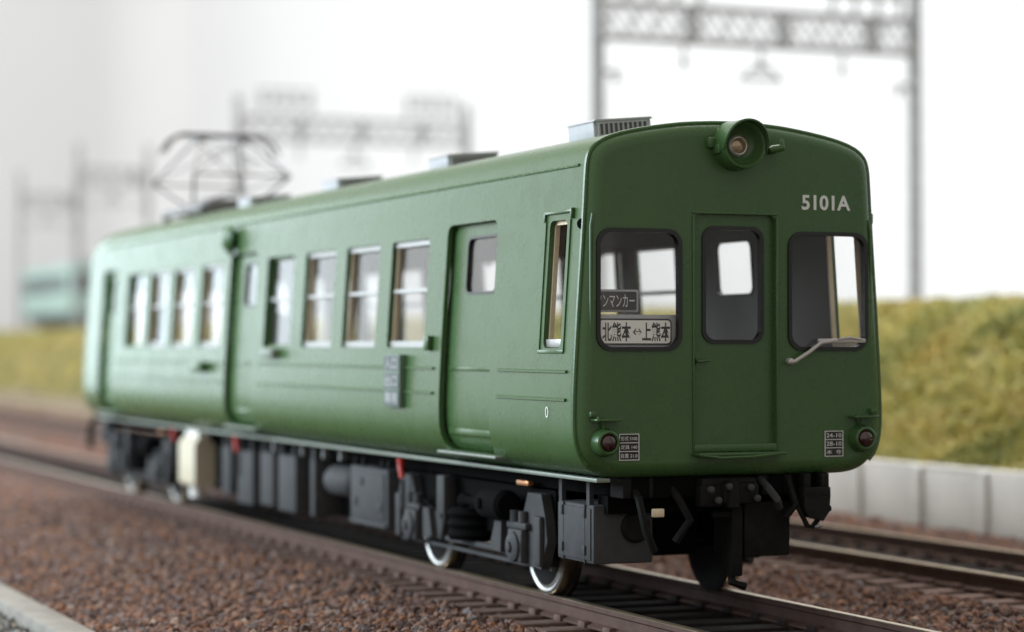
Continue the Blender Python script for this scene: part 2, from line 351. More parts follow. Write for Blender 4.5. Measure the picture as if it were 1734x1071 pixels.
# tracks
def make_track(xc, label, y0, y1, pitch):
    t = empty('railway_track', (xc, 0, 0)); tag(t, label, 'track', 'tracks laid side by side on the ballast')
    G = .80
    for sx in (-1, 1):
        def rail(b, sx=sx):
            c = sx*(G+.035)
            prof = [(-.085, -RAIL_H), (.085, -RAIL_H), (.085, -RAIL_H+.02), (.022, -RAIL_H+.045), (.022, -.06), (.042, -.045), (.042, -.008), (.034, 0), (-.034, 0), (-.042, -.008), (-.042, -.045), (-.022, -.06), (-.022, -RAIL_H+.045), (-.085, -RAIL_H+.02)]
            b.prism([(c+x, z) for x, z in prof], 'y', -8, 122, 0)
            for i in range(len(b.f)):
                zz = [b.v[q][2] for q in b.f[i]]
                if min(zz) > -.0085: b.m[i] = 1
        one(rail, 'rail', ['railside', 'railtop'], t)
    def slp(b):
        b.box(-1.33, 1.33, -.125, .125, -RAIL_H-.14, -RAIL_H-.004, 0, .015)
        for sx in (-1, 1):
            c = sx*(G+.035)
            for q in (-1, 1): b.box(c+q*.085-.035, c+q*.085+.035, -.07, .07, -RAIL_H-.01, -RAIL_H+.05, 0, .01)
    me = None; y = y0; n = 0
    while y < y1:
        if me is None:
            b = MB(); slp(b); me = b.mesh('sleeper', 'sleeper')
        o = link('sleeper', me, t); o.location = (random.uniform(-.012, .012), y, 0); o.rotation_euler = (0, 0, random.uniform(-.012, .012)); y += pitch; n += 1
    return t
make_track(.085, 'nearer track of brown rails and sleepers under the green railcar', -4, 110, .52)
make_track(4.82, 'farther empty track of brown rails beside the concrete wall', -1, 100, .52)

# retaining wall of separate concrete panels, embankment and plants above
WX, WT = 8.62, .57
rw = empty('retaining_wall', (WX, 0, -.4)); tag(rw, 'low pale concrete retaining wall below the grassy embankment', 'wall')
pw = 1.62; pm = None
for i in range(29):
    if pm is None:
        b = MB(); b.box(0, .28, .02, pw-.02, -.35, WT+.4-.05, 0, .02); pm = b.mesh('panel', 'concrete')
    o = link('panel', pm, rw); o.location = (random.uniform(-.01, .01), 4.3+i*pw-1.62*8, 0)
    if i == 0:
        b = MB(); b.box(-.07, .2, -.09, .09, -.35, WT+.4-.02, 0, .02); qm = b.mesh('pilaster', 'concrete')
    o = link('pilaster', qm, rw); o.location = (0, 4.3+i*pw-1.62*8, 0)
def coping(b): b.box(.01, .36, -8.6, 38, WT+.4-.05, WT+.4, 0, .015)
one(coping, 'coping', 'concrete', rw)
CX, CZ = 12.2, 2.86
def embz(X, Y):
    t = np.clip((X-WX-.25)/(CX-WX-.25), 0, 1); s = t*t*(3-2*t)*.35+t*.65
    lump = .16*noise2(X, Y, 8, 1.1)*np.sin(np.pi*np.clip(t, .04, .97))
    W_ = WT-.1-.85*np.clip((Y-38)/2, 0, 1)
    return W_+s*(CZ-W_)+lump+np.where(X > CX, -.03*(X-CX), 0)
em = sheet('embankment', np.concatenate([np.linspace(WX+.26, CX+.3, 46), np.linspace(CX+.6, 26.5, 20)]), np.concatenate([np.linspace(-10, 40, 190), np.linspace(41, 123, 80)]), embz, 'grassbed'); tag(em, 'dry grassy embankment slope behind the tracks', kind='structure')
tp = []
for i in range(5):
    b = MB(); rg = np.random.default_rng(i)
    for q in range(16):
        a = rg.uniform(0, 6.28); l = rg.uniform(.3, .6); w = rg.uniform(.06, .14); e = rg.uniform(.15, 1.3)
        d = Vector((math.cos(a)*math.cos(e), math.sin(a)*math.cos(e), math.sin(e))); s_ = Vector((-math.sin(a), math.cos(a), 0))
        o_ = Vector((rg.uniform(-.2, .2), rg.uniform(-.2, .2), -.05))
        b.add([o_-s_*w, o_+s_*w, o_+d*l+s_*w*.6, o_+d*l-s_*w*.5], [(0, 1, 2, 3)], 0)
    me = bpy.data.meshes.new('tuft'); me.from_pydata(b.v, [], b.f); me.materials.append(M['tuft']); tp.append(bpy.data.objects.new('tuft', me))
def clump(n, y0, y1):
    x = RNG.uniform(WX+.3, CX+.5, n); y = RNG.uniform(y0, y1, n); return np.stack([x, y, embz(x, y)], 1)
pp = np.concatenate([clump(28000, -8, 40), clump(9000, 40, 122)])
keep = (noise2(pp[:, 0], pp[:, 1], 21, 1.5) > -.75) & ((pp[:, 1] < 38) | (pp[:, 2] > .25))
pp = pp[keep]
gc = scatter('ground_cover', pp, RNG.uniform(.16, .42, len(pp)), tp, 'tuft', flat=2); tag(gc, 'yellow green dry grass and moss covering the embankment', 'grass', kind='stuff')
ub = sheet('upper_ballast', np.linspace(CX+.5, 20, 12), np.linspace(-2, 122, 60), lambda X, Y: CZ+.0+.08*np.exp(-((X-15)/2.5)**4)+.02*noise2(X, Y, 4, 2), 'bed'); tag(ub, 'brown ballast along the top of the embankment', kind='structure')

# catenary portals on the embankment
def portal(y, xl, xr, label, top=9.4, full=True, above=1.4):
    t = empty('catenary_portal', (xl, y, CZ)); tag(t, label, 'catenary portal', 'catenary portals along the embankment')
    w = xr-xl; h = top-CZ
    def post(b, x):
        hh = h+above; r = .09
        for dx in (-r, r):
            for dy in (-r, r): b.box(x+dx-.028, x+dx+.028, dy-.028, dy+.028, -.5, hh)
        z = -.3; k = 0
        while z < hh-.45:
            for dy in (-r, r):
                s = 1 if k % 2 == 0 else -1
                b.tube([(x-r*s, dy, z), (x+r*s, dy, z+.45)], .025, 4); b.tube([(x-r, dy, z), (x+r, dy, z)], .02, 4)
            for dx in (-r, r): b.tube([(x+dx, -r*s, z), (x+dx, r*s, z+.45)], .025, 4)
            z += .45; k += 1
        b.box(x-.17, x+.17, -.17, .17, hh, hh+.04)
    for x in (0, w): one(lambda b, x=x: post(b, x), 'post', 'post', t)
    bh = .78
    def beam(b):
        for dz in (0, bh):
            for dy in (-.2, .2): b.box(0, w, dy-.04, dy+.04, h-bh/2+dz-.04, h-bh/2+dz+.04)
    bm_ = one(beam, 'truss_beam', 'post', t)
    def web(b):
        n = max(4, int(w/.55))
        for i in range(n):
            x0 = w*i/n; x1 = w*(i+1)/n
            for dy in (-.2, .2):
                b.tube([(x0, dy, h-bh/2), (x1, dy, h+bh/2)], .03, 4); b.tube([(x1, dy, h-bh/2), (x0, dy, h+bh/2)], .03, 4)
            if i % 4 == 0: b.box(x0-.06, x0+.06, -.22, .22, h-bh/2, h+bh/2)
            b.tube([(x0, -.2, h+bh/2), (x1, .2, h+bh/2)], .025, 4)
    one(web, 'lattice_web', 'post', bm_)
    for fx in ((.26, .5, .76) if w > 4 else (.5,)):
        def hang(b, fx=fx):
            x = w*fx; b.cyl((x, 0, h-bh/2), (x, 0, h-bh/2-.35), .04, 6)
            if fx == .5:
                b.tube([(x-.5, 0, h-bh/2-.75), (x, 0, h-bh/2-.35), (x+.5, 0, h-bh/2-.75)], .05, 5); b.box(x-.55, x+.55, -.05, .05, h-bh/2-.8, h-bh/2-.72)
        one(hang, 'hanger', 'post', t)
        def ins(b, fx=fx):
            x = w*fx
            b.lathe([(0, .05), (.04, .1), (.08, .05), (.12, .1), (.16, .05), (.2, .1), (.24, .04)], (x, 0, h-bh/2-.6), (0, 0, 1), 8)
        one(ins, 'insulator', 'insul', t)
    def brk(b):
        for x, s in ((0, 1), (w, -1)): b.tube([(x, 0, h-1.2), (x+s*.55, 0, h-1.1)], .05, 5); b.lathe([(0, .04), (.05, .1), (.1, .05), (.15, .1), (.2, .04)], (x+s*.45, 0, h-1.4), (0, 0, 1), 8)
    one(brk, 'side_bracket', 'post', t)
    if full:
        for fx in (.20, .84):
            def rack(b, fx=fx):
                x = w*fx
                for q in (-.9, -.3, .3, .9): b.box(x+q-.05, x+q+.05, -.05, .05, h+bh/2+.04, h+bh/2+.95)
                for zz in (.45, .9): b.box(x-1., x+1., -.06, .06, h+bh/2+zz, h+bh/2+zz+.07)
                for q in (-.8, -.4, 0, .4, .8): b.lathe([(0, .04), (.05, .1), (.1, .05), (.15, .1), (.2, .04)], (x+q, 0, h+bh/2+.55), (0, 0, 1), 6)
            one(rack, 'insulator_rack', 'post', t)
    return t
portal(29.5, 12.26, 20.4, 'nearest lattice catenary portal, its beam cut by the top of the picture above the cab', 9.42, True, 1.5)
portal(59.2, 12.5, 20.8, 'second catenary portal rising behind the middle of the railcar roof', 9.62, True, 1.0)
portal(84.8, 12.5, 15.6, 'third catenary portal, narrow, blurred to the left of the pantograph', 9.65, False, 1.4)
portal(99, 12.6, 15.4, 'farthest catenary portal, narrow and faint near the left edge', 9.4, False, 1.4)

# blurred railcar far behind on the embankment
ft = empty('far_railcar', (15.0, 92, CZ+.1)); ft.scale = (1, .66, .95); tag(ft, 'pale teal railcar far off on the embankment behind the left portals', 'railcar')
def fbody(b):
    b.prism(rrect(-1.35, 1.35, .75, 3.4, .35, 5, .2), 'y', 0, 19, 0, True)
one(fbody, 'body', 'teal', ft)
def froof(b): b.prism([(-1.2, 3.36), (1.2, 3.36), (.9, 3.58), (0, 3.66), (-.9, 3.58)], 'y', .2, 18.8, 0, True)
one(froof, 'roof', 'signgrey', ft)
def fund(b):
    b.box(-1.0, 1.0, .5, 18.5, .35, .76); 
    for y in (2, 4.4, 14.6, 17): b.cyl((-.7, y, .43), (.7, y, .43), .43, 14)
one(fund, 'underframe', 'teal_d', ft)
for i in range(8): one(lambda b: b.box(-1.38, -1.33, 1.6+i*2.05, 3.0+i*2.05, 1.95, 2.8, 0, .01), 'window', 'teal_d', ft)
for x in (-.75, .75): one(lambda b: b.box(x-.5, x+.5, -.03, .02, 1.95, 2.8, 0, .01), 'window', 'teal_d', ft)

exec_train = True
# ================================================================== THE RAILCAR
T = empty('model_railcar', (0, 0, 0)); tag(T, 'large green model railcar numbered 5101A standing on the nearer track', 'railcar')
KEY = [(0, 4.09), (.25, 4.083), (.5, 4.063), (.8, 4.018), (1.03, 3.968), (1.19, 3.908), (1.283, 3.828), (1.317, 3.73), (1.329, 3.60), (1.34, 3.40), (1.358, 3.1), (1.378, 2.8), (1.398, 2.5), (1.416, 2.2), (1.432, 1.9), (1.438, 1.7), (1.436, 1.54), (1.418, 1.42), (1.372, 1.31), (1.29, 1.225), (1.18, 1.172), (1.05, 1.152), (.8, 1.15), (.4, 1.15), (0, 1.15)]
def catmull(K, n=6):
    K = [(-K[1][0], K[1][1])]+K+[(-K[-2][0], K[-2][1])]; out = []
    for i in range(1, len(K)-2):
        p0, p1, p2, p3 = [np.array(q) for q in K[i-1:i+3]]
        for k in range(n):
            t = k/n; out.append(.5*((2*p1)+(-p0+p2)*t+(2*p0-5*p1+4*p2-p3)*t*t+(-p0+3*p1-3*p2+p3)*t**3))
    out.append(np.array(K[-2])); return np.array(out)
HALF = catmull(KEY, 5)
PROF = np.concatenate([HALF, (HALF*[-1, 1])[::-1][1:-1]])      # closed, clockwise seen from the front
tan = np.roll(PROF, -1, 0)-np.roll(PROF, 1, 0); tan /= np.linalg.norm(tan, axis=1)[:, None]
PN = np.stack([-tan[:, 1], tan[:, 0]], 1)
if (PN[len(HALF)//2][0] < 0): PN = -PN
_s = HALF[(HALF[:, 1] < 3.85) & (HALF[:, 1] > 1.16)]
def hw(z): return float(np.interp(z, _s[::-1, 1], _s[::-1, 0]))
FINE = np.concatenate([PROF+(np.roll(PROF, -1, 0)-PROF)*t for t in (0, .25, .5, .75)]); FN = np.concatenate([PN+(np.roll(PN, -1, 0)-PN)*t for t in (0, .25, .5, .75)])
def pnorm(x, z):
    i = int(np.argmin((FINE[:, 0]-x)**2+(FINE[:, 1]-z)**2)); n = FN[i]/np.linalg.norm(FN[i]); return n
YF, YB, YE, TH = .13, 17.7, 19.75, .05
nP = len(PROF)
def loft(rings, mats_of):
    V = [tuple(v) for r in rings for v in r]; F = []; Mi = []
    for i in range(len(rings)-1):
        for k in range(nP):
            k2 = (k+1) % nP; F.append((i*nP+k, i*nP+k2, (i+1)*nP+k2, (i+1)*nP+k)); Mi.append(mats_of(i))
    return V, F, Mi
def rg_(P, y): return [(p[0], y, p[1]) for p in P]
def rear(P, a):
    c = 1-math.cos(a); Q = P.copy(); Q[:, 0] = P[:, 0]*(1-.27*c); Q[:, 1] = 1.15+(P[:, 1]-1.15)*(1-.27*c); return Q
INN = PROF-PN*TH
def solid(rings, matf, name, mats):
    V, F, Mi = loft(rings, matf)
    F.append(list(range(nP))); Mi.append(matf(0)); F.append([(len(rings)-1)*nP+k for k in range(nP)]); Mi.append(matf(len(rings)-2))
    me = bpy.data.meshes.new(name); me.from_pydata(V, [], F)
    for m in mats: me.materials.append(M[m])
    me.polygons.foreach_set('material_index', Mi); me.update()
    bm = bmesh.new(); bm.from_mesh(me); bmesh.ops.recalc_face_normals(bm, faces=bm.faces); bm.to_mesh(me); bm.free(); return me
def boolean(me, cut, name):
    a = link(name, me); c = link('cutter', cut); md = a.modifiers.new('cut', 'BOOLEAN'); md.object = c; md.solver = 'EXACT'; md.operation = 'DIFFERENCE'
    r = bpy.data.meshes.new_from_object(a.evaluated_get(bpy.context.evaluated_depsgraph_get())); bpy.data.objects.remove(a); bpy.data.objects.remove(c); r.name = name; return r
# --- body shell (outer skin, rear end, then back along the inner skin): one closed solid, open towards the cab face
AN = [R(a) for a in (12, 24, 36, 48, 60, 70, 80, 90)]
out_r = [rg_(PROF, YF), rg_(PROF, YB)]+[rg_(rear(PROF, a), YB+(YE-YB)*math.sin(a)) for a in AN]
in_r = [rg_(rear(INN, a), YB-.05+(YE-YB)*math.sin(a)) for a in AN[::-1]]+[rg_(INN, YB), rg_(INN, YF)]
rings = out_r+in_r; nO = len(out_r)
V, F, Mi = loft(rings, lambda i: 0 if i < nO-1 else 1)
# replace the belt between the outer and inner rear ends by two caps
F2 = []; M2 = []
for i, f in enumerate(F):
    if i//nP == nO-1: continue
    F2.append(f); M2.append(Mi[i])
F2.append([(nO-1)*nP+k for k in range(nP)]); M2.append(0); F2.append([nO*nP+k for k in range(nP)]); M2.append(1)
last = (len(rings)-1)*nP
for k in range(nP):
    k2 = (k+1) % nP; F2.append((k, k2, last+k2, last+k)); M2.append(0)
me = bpy.data.meshes.new('body_shell'); me.from_pydata(V, [], F2); me.materials.append(M['green']); me.materials.append(M['inner']); me.polygons.foreach_set('material_index', M2)
bm = bmesh.new(); bm.from_mesh(me); bmesh.ops.recalc_face_normals(bm, faces=bm.faces); bm.to_mesh(me); bm.free()
WZ0, WZ1, WS = 2.21, 3.25, 2.765
WIN = [(3.61, 4.66, 1), (5.03, 6.08, 1), (6.45, 7.50, 1), (7.93, 8.98, 0), (10.86, 11.90, 1), (12.28, 13.32, 1), (13.63, 14.67, 1), (14.96, 16.0, 0)]
DOOR = [(1.90, 3.14), (9.40, 10.58), (16.72, 17.62)]
CAB = (.38, .74)
cb = MB()
for y0, y1, _ in WIN: cb.prism(rrect(y0, y1, WZ0, WZ1, .045, 3), 'x', -2.2, 2.2)
for y0, y1 in DOOR: cb.prism(rrect(y0, y1, 1.27, 3.345, .10, 4, .13), 'x', -2.2, 2.2)
CABF = (.21, .70)
cb.prism(rrect(CAB[0], CAB[1], 2.21, 3.27, .06, 4), 'x', -2.2, -.5); cb.prism(rrect(CABF[0], CABF[1], 2.21, 3.27, .06, 4), 'x', .5, 2.2)
for x in (-.62, .62): cb.prism(rrect(x-.42, x+.42, 2.25, 3.1, .1, 4), 'y', 18.6, 20.6)
cut = cb.mesh('cut', 'green')
shell = boolean(me, cut, 'body_shell')
def shade_side(me, ymin, ymax):
    me.polygons.foreach_set('use_smooth', [True]*len(me.polygons)); me.set_sharp_from_angle(angle=R(32)); me.update()
    cn = np.zeros(len(me.loops)*3); me.corner_normals.foreach_get('vector', cn); cn = cn.reshape(-1, 3)
    for p in me.polygons:
        c = p.center; n = p.normal
        if ymin <= c.y <= ymax and abs(n.y) < .2:
            a = pnorm(c.x, c.z)
            if n.x*a[0]+n.z*a[1] > .93:
                for li in p.loop_indices:
                    v = me.vertices[me.loops[li].vertex_index].co
                    if v.y <= YB+.001:
                        q = pnorm(v.x, v.z); cn[li] = (q[0], 0, q[1])
    me.normals_split_custom_set([tuple(x) for x in cn])
shade_side(shell, YF-.001, YB)
body = link('body_shell', shell, T)
# --- cab face: rounded plate with three window openings
rc = .13; rf = [rg_(PROF, YF)]
for a in (18, 36, 54, 72, 90):
    rf.append(rg_(PROF-PN*rc*(1-math.cos(R(a))), YF-rc*math.sin(R(a))))
inn = [rg_(PROF-PN*.09, .05), rg_(INN, YF)]
V, F, Mi = loft(rf+inn, lambda i: 0 if i < 5 else 1); nR = len(rf)
F2 = []; M2 = []
for i, f in enumerate(F):
    if i//nP == nR-1: continue
    F2.append(f); M2.append(Mi[i])
F2.append([(nR-1)*nP+k for k in range(nP)]); M2.append(0); F2.append([nR*nP+k for k in range(nP)]); M2.append(1)
last = (len(rf+inn)-1)*nP
for k in range(nP):
    k2 = (k+1) % nP; F2.append((k, k2, last+k2, last+k)); M2.append(0)
me = bpy.data.meshes.new('cab_face'); me.from_pydata(V, [], F2); me.materials.append(M['green']); me.materials.append(M['inner']); me.polygons.foreach_set('material_index', M2)
bm = bmesh.new(); bm.from_mesh(me); bmesh.ops.recalc_face_normals(bm, faces=bm.faces); bm.to_mesh(me); bm.free()
FW = [(-1.262, -.498, 2.19, 3.185), (.50, 1.262, 2.19, 3.185)]
cb = MB()
for x0, x1, z0, z1 in FW: cb.prism(rrect(x0, x1, z0, z1, .13, 6), 'y', -.5, .6)
cb.prism(rrect(-.377, .377, 1.36, 3.317, .05, 4, .02), 'y', -.5, .6)
face = boolean(me, cb.mesh('cut', 'green'), 'cab_face')
face.polygons.foreach_set('use_smooth', [True]*len(face.polygons)); face.set_sharp_from_angle(angle=R(32)); face.update()
cn = np.zeros(len(face.loops)*3); face.corner_normals.foreach_get('vector', cn); cn = cn.reshape(-1, 3)
for p in face.polygons:
    if p.normal.y < -.9999:
        for li in p.loop_indices: cn[li] = (0, -1, 0)
    elif p.center.y < YF and p.normal.y < .1 and p.material_index == 0:
        q = pnorm(p.center.x, p.center.z)
        if p.normal.x*q[0]+p.normal.z*q[1] > .05:
            for li in p.loop_indices:
                v = face.vertices[face.loops[li].vertex_index].co; s = min(1, max(0, (YF-v.y)/rc)); c = math.sqrt(max(0, 1-s*s)); q = pnorm(v.x, v.z)
                cn[li] = (q[0]*c, -s, q[1]*c)
face.normals_split_custom_set([tuple(x) for x in cn])
FACE = link('cab_face', face, T)
# rim bead round the face and two drain pipes
i0 = [i for i in range(nP) if PROF[i][1] > 1.24]
order = sorted(i0, key=lambda i: math.atan2(PROF[i][0], PROF[i][1]-2.4))
one(lambda b: b.tube([(PROF[i][0]-PN[i][0]*.010, .075, PROF[i][1]-PN[i][1]*.010) for i in order], .020, 8), 'face_rim', 'green', FACE)
# --- centre door in the cab face
def cabdoor(b): ring(b, rrect(-.40, .40, 1.34, 3.34, .05, 6), rrect(-.285, .285, 2.25, 3.22, .11, 6), 'y', .045, .075)
cd = one(cabdoor, 'cab_door', 'green', T)
def gasket(x0, x1, z0, z1, r, ya, yb, par, w=.030):
    return one(lambda b: ring(b, rrect(x0-.003, x1+.003, z0-.003, z1+.003, r, 8), rrect(x0+w, x1-w, z0+w, z1-w, r-.02, 8), 'y', ya, yb), 'window_gasket', 'rubber', par)
def pane_y(x0, x1, z0, z1, r, y, par): return one(lambda b: b.add([(p[0], y, p[1]) for p in rrect(x0, x1, z0, z1, r, 8)], [list(range(36))]), 'pane', 'glass', par)
for x0, x1, z0, z1 in FW: gasket(x0, x1, z0, z1, .13, -.018, .04, FACE); pane_y(x0+.02, x1-.02, z0+.02, z1-.02, .11, .015, FACE)
gasket(-.285, .285, 2.25, 3.22, .11, .030, .08, cd); pane_y(-.265, .265, 2.27, 3.2, .1, .058, cd)
one(lambda b: (b.box(-.008, .008, -.02, .03, -.03, .03), b.tube([(0, -.015, 0), (0, -.03, 0), (.11, -.03, .012)], .013, 6)), 'door_handle', 'green_dark', cd).location = (-.345, .045, 2.10)
one(lambda b: (b.box(.378, .398, -.022, .01, 1.36, 3.30, 0, .006), b.box(-.398, -.378, -.012, .01, 1.36, 3.30, 0, .006), b.box(-.398, .398, -.014, .01, 3.318, 3.335, 0, .005)), 'door_bead', 'green', FACE)
one(lambda b: (b.box(-.385, .385, -.02, .05, 1.355, 1.42, 0, .01), b.box(-.40, .42, -.13, .01, 1.325, 1.352, 0, .008), b.tube([(-.39, -.12, 1.335), (-.2, -.128, 1.31), (.1, -.13, 1.315), (.40, -.12, 1.34)], .012, 6)), 'door_step', 'green', T)
# --- headlight with hood, whistle
def hl(b):
    b.lathe([(0, .212), (.10, .208), (.16, .203), (.24, .20), (.262, .194), (.266, .182), (.255, .170), (.20, .160), (.15, .13), (.13, .085)], (.0, .08, 3.885), (0, -1, 0), 36)
H_ = one(hl, 'headlight', 'green', T)
def hood(b):
    V = []; n = 18
    for k in range(n+1):
        a = R(-12+204*k/n); c, s_ = math.cos(a), math.sin(a); ext = .07*math.sin(math.pi*k/n)**.5
        for r, y in ((.205, -.10), (.209, -.19-ext), (.195, -.195-ext), (.19, -.16)): V.append((c*r, y, 3.885+s_*r))
    b.add(V, [(4*k+i, 4*k+(i+1) % 4, 4*k+4+(i+1) % 4, 4*k+4+i) for k in range(n) for i in range(4)], 0, True)
one(hood, 'hood', 'green', H_)
one(lambda b: b.lathe([(0, .095), (.02, .092), (.032, .075), (.018, .073)], (0, -.05, 3.885), (0, -1, 0), 28), 'lens_rim', 'chrome', H_)
one(lambda b: b.lathe([(0, .078), (.015, .06), (.026, .025), (.03, .003)], (0, -.06, 3.885), (0, -1, 0), 24), 'lens', 'lens', H_)
one(lambda b: (b.box(-.27, -.17, -.05, .05, 3.86, 3.95, 0, .02), b.box(-.215, -.18, -.12, .05, 3.81, 3.89, 0, .015)), 'lamp_bracket', 'green', H_)
one(lambda b: (b.tube([(.33, .02, 3.845), (.33, -.07, 3.845), (.33, -.09, 3.86)], .02, 8), b.lathe([(0, .02), (.03, .034), (.13, .03), (.15, .012)], (.265, -.10, 3.855), (1, 0, .18), 10), b.lathe([(0, .028), (.07, .018), (.08, .01)], (.385, -.10, 3.87), (0, 0, 1), 10)), 'air_whistle', 'green_dark', T)
# --- lettering and plates on the face
text('car_number', '5101A', .17, 'white', (.862, -.006, 3.434), (R(90), 0, 0), FACE, .003, fit=(.468, .128), bold=.004)
def plate(x0, x1, z0, z1, rows, name):
    pl = one(lambda b: b.box(x0, x1, -.006, .002, z0, z1), name, 'ink', FACE); h = (z1-z0)/3
    def fr(b):
        t = .006
        for q in range(4): b.box(x0, x1, -.010, -.004, z0+q*h-t/2, z0+q*h+t/2)
        for x in (x0, x1): b.box(x-t/2, x+t/2, -.0105, -.0045, z0-t/2, z1+t/2)
    fo = one(fr, 'plate_border', 'white', pl)
    for i, s in enumerate(rows): text('plate_lettering', s, .05, 'white', ((x0+x1)/2, -.008, z1-h*(i+.5)), (R(90), 0, 0), pl, .001, fit=((x1-x0)*.84, h*.50))
plate(-1.062, -.888, 1.302, 1.512, ['形式 5100', '定員 140', '自重 21.0'], 'data_plate')
plate(.848, 1.020, 1.30, 1.51, ['24-10', '28-10', '本  寺'], 'data_plate')
# --- marker lamps, brackets, drain pipes
for sx in (-1, 1):
    x = sx*1.195
    ml = one(lambda b: b.lathe([(0, .125), (.05, .118), (.10, .105), (.125, .10), (.135, .085), (.125, .072), (.105, .070)], (x, .03, 1.448), (0, -1, 0), 28), 'marker_lamp', 'green', T)
    one(lambda b: b.lathe([(0, .072), (.02, .07), (.045, .05), (.055, .02)], (x, -.07, 1.448), (0, -1, 0), 24), 'lens', 'marker', ml)
    one(lambda b: (b.box(x-.12, x+.12, -.12, .02, 1.622, 1.640, 0, .006), b.tube([(x-.02, -.03, 1.56), (x-.02, -.05, 1.628)], .012, 6), b.tube([(x-.10, -.11, 1.62), (x-.10, -.11, 1.66)], .01, 6)), 'lamp_step', 'green', T)
    xp = sx*1.305
    one(lambda b: (b.tube([(xp*.985, .022, 3.30), (xp, .016, 3.2), (xp, .016, 1.66)], .014, 8), b.box(xp-.03, xp+.03, -.05, .03, 1.655, 1.70, 0, .008)), 'drain_pipe', 'green', T)
one(lambda b: b.lathe([(0, .045), (.004, .045)], (-hw(3.2)+.006, .10, 3.22), (-1, -.75, 0), 16), 'pipe_socket', 'black', T)
# --- wiper
wp = one(lambda b: (b.lathe([(0, .03), (.05, .026), (.06, .012)], (.505, .0, 2.10), (0, -1, 0), 12), b.tube([(.47, -.05, 2.095), (.53, -.06, 2.10), (.66, -.065, 2.175), (.78, -.06, 2.255), (.9, -.05, 2.27)], .017, 8)), 'wiper_arm', 'wiper', T)
one(lambda b: (b.box(.76, 1.22, -.055, -.03, 2.255, 2.29, 0, .008), b.tube([(.95, -.06, 2.285), (1.05, -.065, 2.30), (1.2, -.05, 2.28)], .01, 6)), 'wiper_blade', 'wiper', wp)
# --- destination boards behind the left cab window
ds = one(lambda b: b.box(-1.25, -.51, .07, .09, 2.20, 2.485, 0, .008), 'destination_board', 'signgrey', T)
one(lambda b: b.prism(rrect(-1.222, -.555, 2.236, 2.452, .035, 4), 'y', .062, .0705), 'board_border', 'ink', ds)
one(lambda b: b.prism(rrect(-1.208, -.569, 2.250, 2.438, .028, 4), 'y', .058, .0625), 'board_field', 'offwhite', ds)
for tx, xc, fw_, fh_ in (('北熊本', -1.055, .258, .158), ('↔', -.870, .075, .055), ('上熊本', -.698, .255, .158)):
    text('board_lettering', tx, .1, 'ink', (xc, .0575, 2.344), (R(90), 0, 0), ds, .001, fit=(fw_, fh_), bold=.0022)
ow = one(lambda b: b.box(-1.26, -.835, .10, .13, 2.505, 2.69, 0, .012), 'one_man_sign', 'signgrey', T)
one(lambda b: b.prism(rrect(-1.25, -.86, 2.522, 2.672, .012, 3), 'y', .092, .1005), 'sign_field', 'signdark', ow)
text('sign_lettering', 'ワンマンカー', .1, 'white', (-1.05, .0915, 2.597), (R(90), 0, 0), ow, .001, fit=(.345, .105))
# --- side windows, doors and fittings on both sides
def side_window(y0, y1, framed, sx):
    xo = -.03; zs = WS
    def X(z, d): return sx*(hw(z)-d)
    def jamb(b):     # deep reveal ring just inside the opening
        o = rrect(y0-.004, y1+.004, WZ0-.004, WZ1+.004, .045, 3); i_ = rrect(y0+.035, y1-.035, WZ0+.035, WZ1-.035, .02, 3); n = len(o); V = []
        for d in (.055, .105):
            V += [(X(p[1], d), p[0], p[1]) for p in o]+[(X(p[1], d), p[0], p[1]) for p in i_]
        F = []
        for k in range(n):
            j = (k+1) % n; F += [(k, j, n+j, n+k), (2*n+k, 2*n+j, 3*n+j, 3*n+k), (k, j, 2*n+j, 2*n+k), (n+k, n+j, 3*n+j, 3*n+k)]
        b.add(V, F, 0, False)
    w = one(jamb, 'side_window', ('brass' if sx < 0 else 'inner') if framed else 'green_dark', T)
    def bar(z0, z1, d0, d1):
        def f(b): b.add([(X(z, d), y, z) for d in (d0, d1) for y in (y0+.002, y1-.002) for z in (z0, z1)], [(0, 1, 3, 2), (4, 5, 7, 6), (0, 1, 5, 4), (2, 3, 7, 6), (0, 2, 6, 4), (1, 3, 7, 5)])
        return f
    if framed:
        for z0, z1, d in ((WZ0+.004, WZ0+.065, .03), (WZ1-.055, WZ1-.003, .03), (zs-.019, zs+.019, .035)): one(bar(z0, z1, d, d+.05), 'sash_bar', 'sash', w)
    else: one(bar(zs-.018, zs+.018, .05, .08), 'sash_bar', 'sash', w)
    for z0, z1, d in ((WZ0+.02, zs, .085), (zs, WZ1-.02, .072)):
        one(lambda b: b.add([(X(z0, d), y0+.02, z0), (X(z0, d), y1-.02, z0), (X(z1, d), y1-.02, z1), (X(z1, d), y0+.02, z1)], [(0, 1, 2, 3)]), 'pane', 'glass_side', w)
    return w
